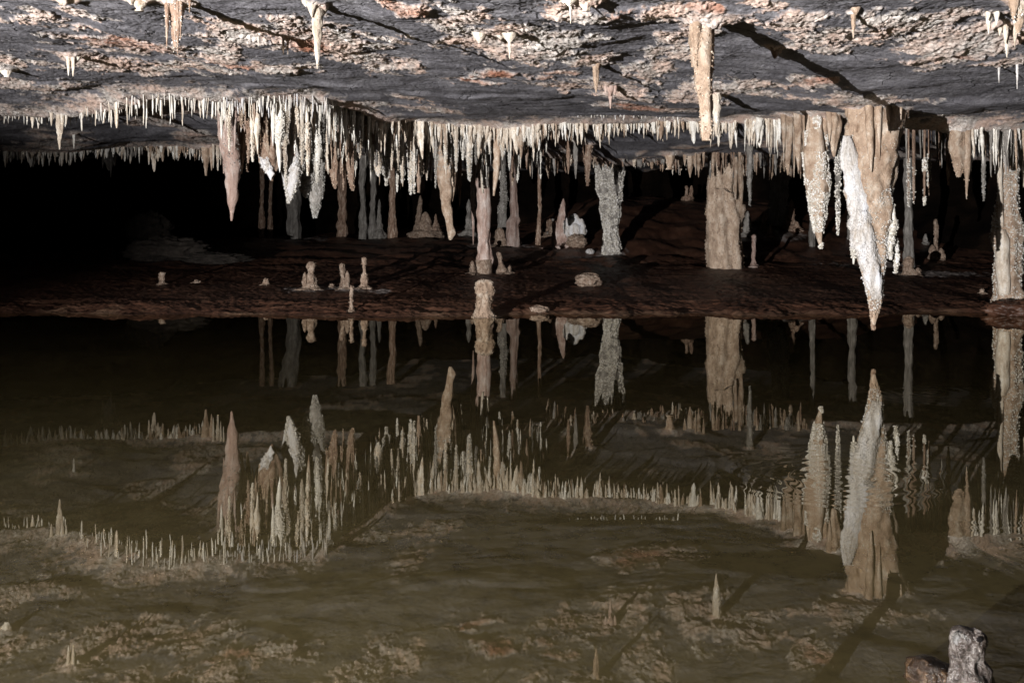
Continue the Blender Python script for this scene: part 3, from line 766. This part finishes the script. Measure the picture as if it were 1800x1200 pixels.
column('broad tan column with a crack across its upper part, the widest on the mud', 1275, 470, d1275,
       [(1276,262,52),(1274,300,50),(1274,340,52),(1273,380,54),(1273,420,56),(1276,470,54)], 'beige', 'crystal_tan', 4200, .012, flute=.16, parts_extra=[
       ('crack', 'wetrock', [([(1250,332,2),(1258,334,3),(1266,333,2),(1275,339,3),(1284,342,2),(1296,345,2)], -.325)]),
       ('side_stalactite', 'tan', [([(1292,250,12),(1294,290,11),(1296,330,9),(1297,361,3)], -.32), ([(1286,250,9),(1287,300,8),(1286,352,3)], -.34), ([(1256,250,14),(1258,280,12),(1260,292,6)], -.28), ([(1299,250,9),(1302,290,7),(1303,312,3)], -.15)])])
d1370 = 25.5
column('pair of fused grey crystal columns behind the second row at right', 1370, 411, d1370, [(1372,258,26),(1372,300,28),(1370,345,30),(1368,380,30),(1367,411,30)], 'grey', 'crystal_grey', 3400, .016, lump=.05)
column('massive crystal column with a stepped foot at the right border', 1775, 514, 13.9,
       [(1768,226,40),(1772,270,36),(1773,320,34),(1772,360,38),(1773,400,46),(1774,440,46),(1773,480,44),(1772,514,44)], 'tan', 'crystal', 5200, .012, parts_extra=[
       ('fluted_side', 'cream', [([(1748,220,10),(1750,280,10),(1752,340,8),(1754,400,8)], -.1), ([(1752,404,14),(1755,420,22),(1755,470,22),(1757,516,22)], -.12), ([(1795,220,16),(1797,300,14),(1796,330,8)], -.1)])])
column('pale slim column on a stub base right of the great pink column', 903, 434, hit_floor(903, 434), [(901,240,15),(903,300,13),(904,350,13),(905,380,14),(903,392,22),(902,432,26)], 'pink')
column('slim white knotty column standing behind a small cone', 885, 430, hit_floor(884, 428), [(884,250,10),(884,320,10),(886,350,13),(883,364,14),(884,400,14),(884,428,14)], 'grey', 'crystal', 500, .013, lo=.3, hi=.7)
column('thread thin dark column left of the stalagmite with a hole', 948, 430, hit_floor(948, 430), [(948,286,5),(948,330,6),(949,370,6),(947,400,7),(946,430,10)], 'brown')
dq = hit_floor(515, 405)
column('wide grey column deep behind the crystal curtain', 515, 404, dq, [(505,262,38),(510,300,30),(514,340,26),(515,370,24),(516,404,25)], 'grey')
for px, yb, w, lab in [(460,378,8,'dim slender column at the far left of the back row'),(475,399,7,'dim thin column with a pale foot left of the wide grey column'),
        (690,411,13,'straight grey brown column in the back row above the mud'),(655,412,11,'reddish column widening at its foot in the back row'),
        (600,392,12,'grey column in the back row, left of a brighter twin'),(638,384,11,'grey column with swollen base in the back row'),(604,380,9,'short grey column close behind the grey back column'),
        (1428,433,10,'plain pink column foot under the crystal coated stalactite'),(1597,470,16,'shaded brown column standing right behind the giant stalactite'),
        (1498,420,14,'unlit column straight behind the giant stalactite')]:
    d = hit_floor(px, yb)
    column(lab, px, yb, d, [(px + R.uniform(-3, 3), 300 if px < 1000 else 240, w * 1.1), (px + R.uniform(-2, 2), 330, w * .85), (px, 365, w * .8), (px, yb - 8, w * 1.15), (px, yb, w * 1.3)], 'grey' if R.random() < .5 else 'brown')

# -- standing stalagmites on the mud
def stand(label, px, ybase, ytop, w, style='mudrock', shape='cone', name='stalagmite', lean=0, extra=None, group=None, d=None, crust=None, n=0):
    d = d or hit_floor(px, ybase)
    f = float(floor_h(X(px, d), d)[0])
    yb = Y0 - (f - .05 - H) * F / d
    h = ybase - ytop
    prof = {'cone': [(.12, 0), (.5, .12), (.72, .4), (.95, .7), (1.15, .93), (1.3, 1)],
            'club': [(.3, 0), (.62, .06), (.6, .2), (.42, .38), (.62, .55), (.85, .75), (1.2, .92), (1.35, 1)],
            'post': [(.3, 0), (.7, .05), (.75, .3), (.7, .6), (.85, .85), (1.2, 1)],
            'stump': [(.35, 0), (.8, .04), (.95, .2), (.8, .42), (.9, .62), (1.1, .8), (1.1, 1)],
            'knob': [(.2, 0), (.7, .15), (.9, .45), (1.1, .75), (1.3, 1)]}[shape]
    pts = [(px + lean * (1 - t_), ytop + h * t_, w * k_) for k_, t_ in prof] + [(px, yb + 1, w * prof[-1][0])]
    g = px_tube(d, pts, 0, .95, nseg=28, nring=44, namp=.5, lump=.28)
    mh = max(3.0, .09 * h)
    tb = [g, px_tube(d, [(px, ybase - mh, w * .8), (px + .1 * w, ybase - .5 * mh, w * 1.7), (px, ybase, w * 2.3), (px, yb + 2, w * 2.8)], 0, .95, nseg=30, nring=10, namp=.5, nsc=14)]
    for e in (extra or []):
        tb.append(px_tube(d, [(e[0], e[1], 2), (e[0], e[1] + 4, e[3] * .8), (e[0], (e[1] + e[2]) / 2, e[3]), (e[0], e[2] + 4, e[3] * 1.2)], e[4] if len(e) > 4 else -.04, 1.0, nseg=18, nring=24, namp=.45))
    return formation(name, label, 'stalagmite', d, [('body', style, tb, [(0, n or int(w * 9), .009, 0, 1), (0, int(w * 6), .014, .8, 1)])], group)
stand('stump shaped stalagmite rising straight out of the water at the bank', 852, 562, 490, 31, 'tan', 'stump', d=float(shore(X(852, 12.7))[0]) - .12, n=900)
stand('tallest stalagmite of the small group on the left mud, tiered like a tower', 547, 508, 460, 21, 'mudrock', 'club', extra=[(537,478,506,9)])
stand('forked stalagmite with a thumb like finger on the left mud', 606, 508, 463, 15, 'mudrock', 'club', lean=-5, extra=[(611,476,506,9)])
stand('slender stalagmite with a narrow waist, rightmost of the left mud group', 640, 507, 452, 13, 'mudrock', 'club')
stand('thin post stalagmite on the very edge of the bank', 618, 548, 502, 8, 'mudrock', 'post')
stand('tiny stub on a pale stain between two stalagmites', 583, 505, 498, 9, 'mudrock', 'knob')
stand('small rounded stub alone on the dark mud at left', 285, 500, 478, 12, 'mudrock', 'post')
stand('low double knob on the dark mud at left', 345, 497, 491, 9, 'mudrock', 'knob', extra=[(353,493,497,8)])
stand('little knob stalagmite left of the tiered tower', 467, 501, 489, 10, 'mudrock', 'knob')
stand('stubby cone right against the foot of the great pink column', 830, 481, 458, 12, 'mudrock', 'cone')
stand('leaning jagged stalagmite right of the great pink column', 884, 481, 443, 14, 'mudrock', 'club', lean=-8)
stand('small cone beside the leaning jagged stalagmite', 896, 480, 466, 8, 'mudrock', 'cone')
stand('small round topped cone in front of the slim white column', 878, 433, 400, 19, 'mudrock', 'knob')
stand('tall stalagmite with a hole at its left side', 990, 433, 349, 24, 'pink', 'cone', extra=[(976,386,430,12),(984,404,432,14)])
stand('narrow finger stalagmite right of the broad tan column', 1325, 469, 412, 9, 'pink', 'post')
stand('grey pointed stalagmite behind the finger one', 1314, 411, 371, 15, 'grey', 'cone')
stand('dark blunt stalagmite among rubble right of the grey pointed one', 1344, 404, 372, 12, 'brown', 'post')
stand('brown leaning cone beside the fused crystal columns', 1391, 398, 350, 14, 'brown', 'cone')
stand('tall crooked stalagmite on the mud right of the giant stalactite', 1645, 456, 385, 10, 'mudrock', 'post', extra=[(1637,430,456,12),(1653,436,456,10)])
stand('lumpy stalagmite low on the mud right of the giant stalactite', 1598, 484, 450, 19, 'mudrock', 'knob', extra=[(1612,470,486,12)])
stand('tiny pale stub near the foot of the right border column', 1727, 516, 507, 8, 'mudrock', 'knob')
stand('faint small stalagmite in the shade behind the crooked one', 1627, 428, 411, 8, 'grey', 'cone')
stand('brown cone stalagmite standing among rubble at the back', 733, 410, 344, 13, 'mudrock', 'cone', lean=6)
stand('low broad mound of dripstone at the back', 748, 406, 372, 18, 'mudrock', 'knob')
stand('pointed grey stalagmite beside the reddish back column', 667, 408, 350, 9, 'grey', 'cone')
stand('dim cone at the foot of the pink slim stalactite', 824, 408, 350, 12, 'grey', 'cone')
stand('pair of tiny stalagmites high on the far mud slope', 1207, 346, 326, 7, 'brown', 'post', d=30.0, extra=[(1215,326,346,6)])
rub = 'rubble knobs on the mud at the foot of the back columns'
for k in range(16):
    px = R.choice([R.uniform(600, 830), R.uniform(670, 780), R.uniform(930, 975), R.uniform(1340, 1420)])
    yb = R.uniform(398, 414)
    stand('small muddy knob of dripstone at the foot of the back columns', px, yb, yb - R.uniform(8, 26), R.uniform(6, 13), R.choice(['mudrock', 'brown', 'grey']), R.choice(['knob', 'cone', 'club']), group=rub)

# -- loose rocks
def rock(label, px, ybase, wpx, hpx, style, d=None, amp=.3, cat='rock', sc_=1.5, name='rock', lift=.0, sy=.9):
    d = d or hit_floor(px, ybase)
    f = float(floor_h(X(px, d), d)[0]) if d > 12.4 else 0
    rx = wpx / 2 / F * d; rz = hpx / 2 / F * d
    mb = MB(); g = blob(X(px, d), d, f + rz * .75 + lift, rx, rx * sy, rz, amp, sc_); add_tube(mb, g)
    return tag(mb.build(name, M[style], None, True, (X(px, d), d, f)), label, cat)
rock('angular tan rock lying on the mud in the middle of the bank', 1035, 502, 42, 24, 'mudrock', sc_=1.5, amp=.28)
rock('rounded rock under the white stone right of the stalagmite with a hole', 1014, 433, 32, 22, 'mudrock')
r_ = rock('blue white triangular stone leaning on the rounded rock', 1011, 415, 30, 36, 'white', d=hit_floor(1014, 433) + .15, sc_=.9, amp=.5, lift=.22, sy=.5)
rock('crumb of white calcite on the mud left of the crystal column', 1037, 446, 13, 9, 'white')
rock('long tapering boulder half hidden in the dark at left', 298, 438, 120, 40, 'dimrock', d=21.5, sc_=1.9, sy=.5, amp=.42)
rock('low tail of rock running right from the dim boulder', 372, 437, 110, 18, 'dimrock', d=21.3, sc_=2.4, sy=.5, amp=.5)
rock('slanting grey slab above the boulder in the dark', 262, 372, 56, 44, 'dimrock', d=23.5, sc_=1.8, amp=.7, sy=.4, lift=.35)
rock('low wet stone at the bank right of the water stump', 948, 548, 30, 12, 'mudrock', sc_=1.2)
rock('flat muddy slab stone at the right end of the bank', 1782, 543, 84, 30, 'mud', d=13.45, amp=.35, sc_=2.2)

# -- wet stones in the front right corner
df = 2.36
root = thing('rock', 'wet upright stone with a chalky side and a round knob in the front right corner', 'rock', (X(1702, df), df, 0))
mb = MB()
add_tube(mb, px_tube(df, [(1690,1099,8),(1691,1104,34),(1696,1120,48),(1700,1150,58),(1702,1190,72),(1704,1290,96)], 0, .9, nseg=56, nring=80, namp=.34, nsc=24, lump=.1))
mb.build('body', M['wetrock'], root)
mb = MB(); add_tube(mb, blob(X(1711, df), df - .008, Z(1124, df), .029, .026, .032, .22, 1.6)); kn = mb.build('knob', M['wetrock'], root)
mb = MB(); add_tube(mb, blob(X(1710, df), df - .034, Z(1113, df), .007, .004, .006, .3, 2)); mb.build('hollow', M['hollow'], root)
mb = MB()
g = px_tube(df, [(1680,1104,6),(1682,1110,20),(1685,1122,26),(1690,1136,16),(1692,1142,4)], -.018, .6, nseg=30, nring=26, namp=.5, nsc=60); add_tube(mb, g); grains(mb, g, 500, .0022, 0, 1, .3)
mb.build('chalky_patch', M['chalk'], root)
mb = MB()
add_tube(mb, px_tube(2.42, [(1626,1162,6),(1631,1167,44),(1642,1176,80),(1654,1190,104),(1668,1290,160)], .02, .9, nseg=36, nring=36, namp=.28, nsc=28))
tag(mb.build('rock', M['wetbrown'], None, True, (X(1640, df), df, 0)), 'low glistening brown stone left of the upright one', 'rock')

# ------------------------------------------------------------------ fringes of small stalactites and straws
PENDING = []
DENS = 2.2
def fringe(label, group, pa, pb, n, curve, off, env, wr, style, name='stalactite', cat='stalactite', lo=.3, power=1.6, jy=.12, crystal=0.0, double=.0):
    """n hangers between columns pa..pb of the photograph along a ledge; env: [(px, tip row)]"""
    n = int(n * DENS); wr = (wr[0] * .52, wr[1] * .72); power = power + .35
    hubs = [R.uniform(pa, pb) for _ in range(max(2, n // 5))]
    for k in range(n):
        px = pa + (pb - pa) * (k + R.random()) / n
        if R.random() < .5:
            h_ = min(hubs, key=lambda v: abs(v - px)); px = px + (h_ - px) * R.uniform(.3, .8)
        d = on_rim(px, curve, off + R.uniform(-jy, jy)) if callable(curve) else curve + R.uniform(-jy, jy)
        x = X(px, d); c = float(ceil_h(x, d)[0])
        yt = float(np.interp(px, [e[0] for e in env], [e[1] for e in env]))
        yroot = Y0 - (c - H) * F / d
        full = max(yt - yroot, 6)
        L = full * (lo + (1 - lo) * R.random() ** power) * R.uniform(.9, 1.12)
        wpx = R.uniform(*wr) * (.5 + .5 * L / full) * (R.uniform(1.4, 2.1) if R.random() < .16 else 1)
        wm = wpx / F * d / 2
        top = c + .06
        bot = c - L / F * d
        lean = R.uniform(-.02, .02) if R.random() < .8 else R.uniform(-.05, .05)
        straw = name == 'soda_straw'
        if straw: prof = [(0, 2.6), (.1, 1.2), (.2, .95), (.5, .9), (.97, .8), (1, .25)]
        else:
            b = R.uniform(.7, 1.3); q1, q2 = R.uniform(.8, 1.15), R.uniform(.5, .95)
            prof = [(0, 2.3), (.1, 1.35), (.22, 1.0), (.42 * b, q1), (.66 if b < 1.1 else .72, q1 * q2), (.86, .42 * R.uniform(.6, 1.4)), (.95, .22), (1, .06)]
        zz_ = [top + (bot - top) * t_ for t_, _ in prof]
        g = tube([(x + lean * t_ + R.uniform(-.1, .1) * wm, d, z_) for (t_, _), z_ in zip(prof, zz_)], [wm * k_ for _, k_ in prof], nseg=8 if straw else 12, nring=14 if straw else 30, namp=.18 if straw else .38, lump=.2 if straw else .35, flute=0 if straw else .08)
        mb = MB(); add_tube(mb, g)
        if not straw and R.random() < double:
            for _ in range(R.choice([1, 1, 2, 3])):
                s_ = R.choice([-1, 1]) * wm * R.uniform(.8, 2.0); w2 = wm * R.uniform(.45, .8)
                zb = top + (bot - top) * R.uniform(.3, .9)
                add_tube(mb, tube([(x + s_ * .5, d - .012, top), (x + s_ * .9, d - .012, top * .75 + zb * .25), (x + s_, d - .012, top * .3 + zb * .7), (x + s_, d - .012, zb)], [w2 * 1.8, w2, w2 * .6, w2 * .08], nseg=8, nring=16, namp=.3, lump=.25))
        st = R.choice(style)
        if R.random() < crystal: grains(mb, g, int(80 + L * 5), .010, .3, 1.0)
        PENDING.append((L * wpx, mb, name, st, (x, d, c), label, cat, group))
def build_pending():
    for kind, have, mat_names in (('stalactite', HEROES, None), ('soda_straw', 4, None)):
        items = sorted([p for p in PENDING if p[2] == kind], key=lambda p: -p[0])
        room = 296 - have
        for _, mb, name, st, org, label, cat, group in items[:room]:
            tag(mb.build(name, M[st], None, True, org), label, cat, group)
        rest = items[room:]
        if rest:
            names = sorted(set(p[3] for p in rest))
            big = MB(); mi = []
            for p in rest:
                n0 = sum(len(q_) for q_ in big.Q) , sum(len(t_) for t_ in big.T)
                for V_ in [np.concatenate(p[1].V)]: big.add(V_, np.concatenate(p[1].Q) if p[1].Q else None, np.concatenate(p[1].T) if p[1].T else None)
                mi.append((names.index(p[3]), sum(len(q_) for q_ in p[1].Q), sum(len(t_) for t_ in p[1].T)))
            o = big.build('small_stalactites', M[names[0]])
            for nm in names[1:]: o.data.materials.append(M[nm])
            idx = np.concatenate([np.full(q_, m_) for m_, q_, _ in mi] + [np.full(t_, m_) for m_, _, t_ in mi]).astype(np.int32)
            if len(idx) == len(o.data.polygons): o.data.polygons.foreach_set('material_index', idx)
            tag(o, 'countless short small stalactites filling the fringes of the ceiling ledges', 'stalactites'); o['kind'] = 'stuff'

fringe('slender pale stalactite far back between the columns', 'far back stalactites between the columns', 590, 965, 40, rimA, 2.6, [(590,300),(660,318),(740,325),(820,318),(900,322),(965,306)], (6, 10), ['straw', 'cream', 'tan', 'grey'], lo=.5, power=.8, jy=.9, crystal=.5, double=.6)
P_ = ['cream', 'cream', 'tan']
fringe('thin white straw on the lit ledge left of the pink spike', 'straws left of the pink spike', 140, 385, 42, rimA, 0, [(140,236),(180,222),(220,226),(300,222),(385,208)], (2.8, 4.0), ['straw', 'straw', 'cream'], 'soda_straw', 'soda straw', .3, 1.2, .2)
fringe('thin white straw on the ledge above the crystal curtain', 'straws above the crystal curtain', 385, 582, 38, rimA, -.15, [(385,214),(470,208),(540,212),(582,216)], (2.8, 4.0), ['straw', 'white'], 'soda_straw', 'soda straw', .35, 1.1, .15)
fringe('tiny straw on the far left ledge', 'straws on the far left ledge', 0, 135, 18, rimA, .2, [(0,216),(40,224),(135,236)], (2.8, 4.2), ['straw', 'cream'], 'soda_straw', 'soda straw', .3, 1.6, .15)
fringe('short stalactite in the dim back fringe at left', 'dim back fringe at left', 0, 250, 60, rimB, 0, [(0,292),(110,296),(160,280),(250,288)], (5, 9), ['cream', 'straw', 'grey'], lo=.3, power=1.2, double=.4)
fringe('short stalactite in the back fringe under the low slab', 'back fringe under the low slab', 205, 380, 40, rimB, .05, [(205,275),(240,268),(270,285),(380,292)], (4, 9), ['cream', 'tan', 'straw'], lo=.3, power=1.7, double=.4)
fringe('hanging stalactite among the brown stone of the central cluster', 'brown stalactites of the central cluster', 388, 660, 44, rimA, 1.1, [(388,270),(430,285),(500,290),(560,300),(600,290),(660,280)], (8, 17), ['brown', 'tan', 'cream', 'straw', 'pink', 'cream'], lo=.35, power=1.1, jy=.7, crystal=.4, double=.7)
fringe('slim white stalactite of the central front fringe', 'white front fringe of the cluster', 560, 700, 34, rimA, .3, [(560,262),(600,258),(660,270),(700,272)], (4, 9), ['cream', 'straw', 'straw'], lo=.3, power=1.3, jy=.3, double=.3)
fringe('white crystal studded stalactite in the dense part of the fringe', 'crystal studded stalactites of the dense fringe', 490, 900, 26, rimA, .6, [(490,330),(600,300),(700,325),(800,310),(900,300)], (9, 15), ['straw', 'cream', 'grey'], lo=.45, power=1.0, jy=.4, crystal=1.0, double=.7)
fringe('cream stalactite in the bright middle fringe', 'bright middle fringe', 690, 965, 62, rimA, 0, [(690,262),(740,270),(800,262),(860,280),(900,272),(965,262)], (6, 13), ['cream', 'cream', 'cream', 'tan', 'straw'], lo=.35, power=1.2, jy=.14, double=.5)
fringe('dim stalactite hanging behind the bright middle fringe', 'second row behind the middle fringe', 640, 960, 44, rimA, 1.3, [(640,320),(720,335),(800,318),(880,325),(960,300)], (6, 12), ['tan', 'brown', 'grey', 'cream', 'straw'], lo=.4, power=1.0, jy=.7, crystal=.6, double=.6)
fringe('cream stalactite in the long comb right of the middle', 'long comb right of the middle', 960, 1235, 58, rimA, 0, [(960,262),(1000,256),(1060,258),(1110,242),(1160,250),(1200,246),(1235,258)], (6, 11), ['cream', 'cream', 'straw', 'tan'], lo=.3, power=1.3, jy=.1, double=.5)
fringe('tiny white straw on the thin line above the comb', 'straws above the long comb', 1000, 1200, 24, rimA, -1.15, [(1000,206),(1080,214),(1140,208),(1200,226)], (2.6, 3.8), ['straw', 'white'], 'soda_straw', 'soda straw', .25, 1.8, .06)
fringe('white stalactite in the comb between the long tan stalactite and the folded one', 'comb right of the long tan stalactite', 1250, 1380, 30, rimA, 0, [(1250,256),(1280,262),(1320,262),(1350,280),(1380,296)], (6, 11), ['cream', 'cream', 'straw'], lo=.35, power=1.2, jy=.1, double=.4)
fringe('tan stalactite in the fold just left of the giant one', 'tan fringe left of the giant', 1365, 1500, 24, rimA, .15, [(1365,270),(1420,300),(1450,262),(1500,240)], (6, 13), ['tan', 'cream', 'pink'], lo=.3, power=1.2, jy=.15, double=.5)
fringe('short brown or grey stalactite of the second row under the low ceiling', 'second row under the low ceiling', 960, 1250, 44, rimB, -.3, [(960,312),(1060,300),(1110,294),(1150,304),(1250,320)], (5, 12), ['tan', 'grey', 'brown', 'cream'], lo=.25, power=1.4, jy=.4, double=.5)
fringe('brown stalactite on top of the broad tan column', 'stalactites around the broad column top', 1245, 1420, 26, rimB, -.6, [(1245,320),(1310,320),(1350,318),(1420,320)], (5, 10), ['tan', 'grey', 'brown'], lo=.3, power=1.2, jy=.4, crystal=.3, double=.4)
fringe('small stalactite on the ledge beside the right border', 'fringe at the right border', 1690, 1800, 24, rimA, 0, [(1690,262),(1720,300),(1750,320),(1800,300)], (5, 10), ['tan', 'cream', 'grey', 'straw'], lo=.25, power=1.3, jy=.12, double=.4)
fringe('short stalactite on the rim of the dark bay', 'rim of the dark bay', 1590, 1690, 10, rimA, 0.05, [(1590,226),(1690,240)], (4, 7), ['brown', 'tan'], lo=.3, power=1.3, jy=.1)
fringe('shaded stalactite deep in the dark bay right of the giant', 'shaded stalactites in the dark bay', 1590, 1760, 18, 13.3, 0, [(1590,300),(1760,300)], (5, 9), ['brown', 'grey'], lo=.25, power=1.3, jy=.5)
HEROES = sum(1 for o in C.objects if o.parent is None and o.name.split('.')[0] == 'stalactite')
build_pending()

# the ceiling's mesh is made last, so that it swells into flowstone round the roots above
s = np.concatenate([-np.geomspace(2.6, .64, 40)[:-1], np.linspace(-.64, .64, 1050), np.geomspace(.64, 2.6, 40)[1:]])
inv = np.linspace(1 / 4.2, 1 / 23.0, 720)
dd = np.concatenate([1 / inv, np.linspace(23.2, 40, 60)])
D, S = np.meshgrid(dd, s, indexing='ij')
V1, m1, r1 = ceiling_piece(S * D, D)
xs2, ys2 = np.meshgrid(np.linspace(-2.6 * 4.2, 2.6 * 4.2, 200), np.linspace(4.2, -8, 110))
V2, m2, r2 = ceiling_piece(xs2, ys2)
Q1 = grid_faces(*D.shape); Q2 = grid_faces(*xs2.shape)[:, ::-1] + len(V1)
me = make_mesh('ceiling', np.concatenate([V1, V2]), np.concatenate([Q1, Q2]), None, M['ceiling'])
ca = me.color_attributes.new('crust', 'FLOAT_COLOR', 'POINT')
mm = np.concatenate([m1, m2]); rr = np.concatenate([r1, r2])
ca.data.foreach_set('color', np.stack([mm, np.clip(rr, 0, 1), 0 * mm, 1 + 0 * mm], 1).astype(np.float32).ravel())
ceil_o = bpy.data.objects.new('ceiling', me); C.objects.link(ceil_o); struct(ceil_o)
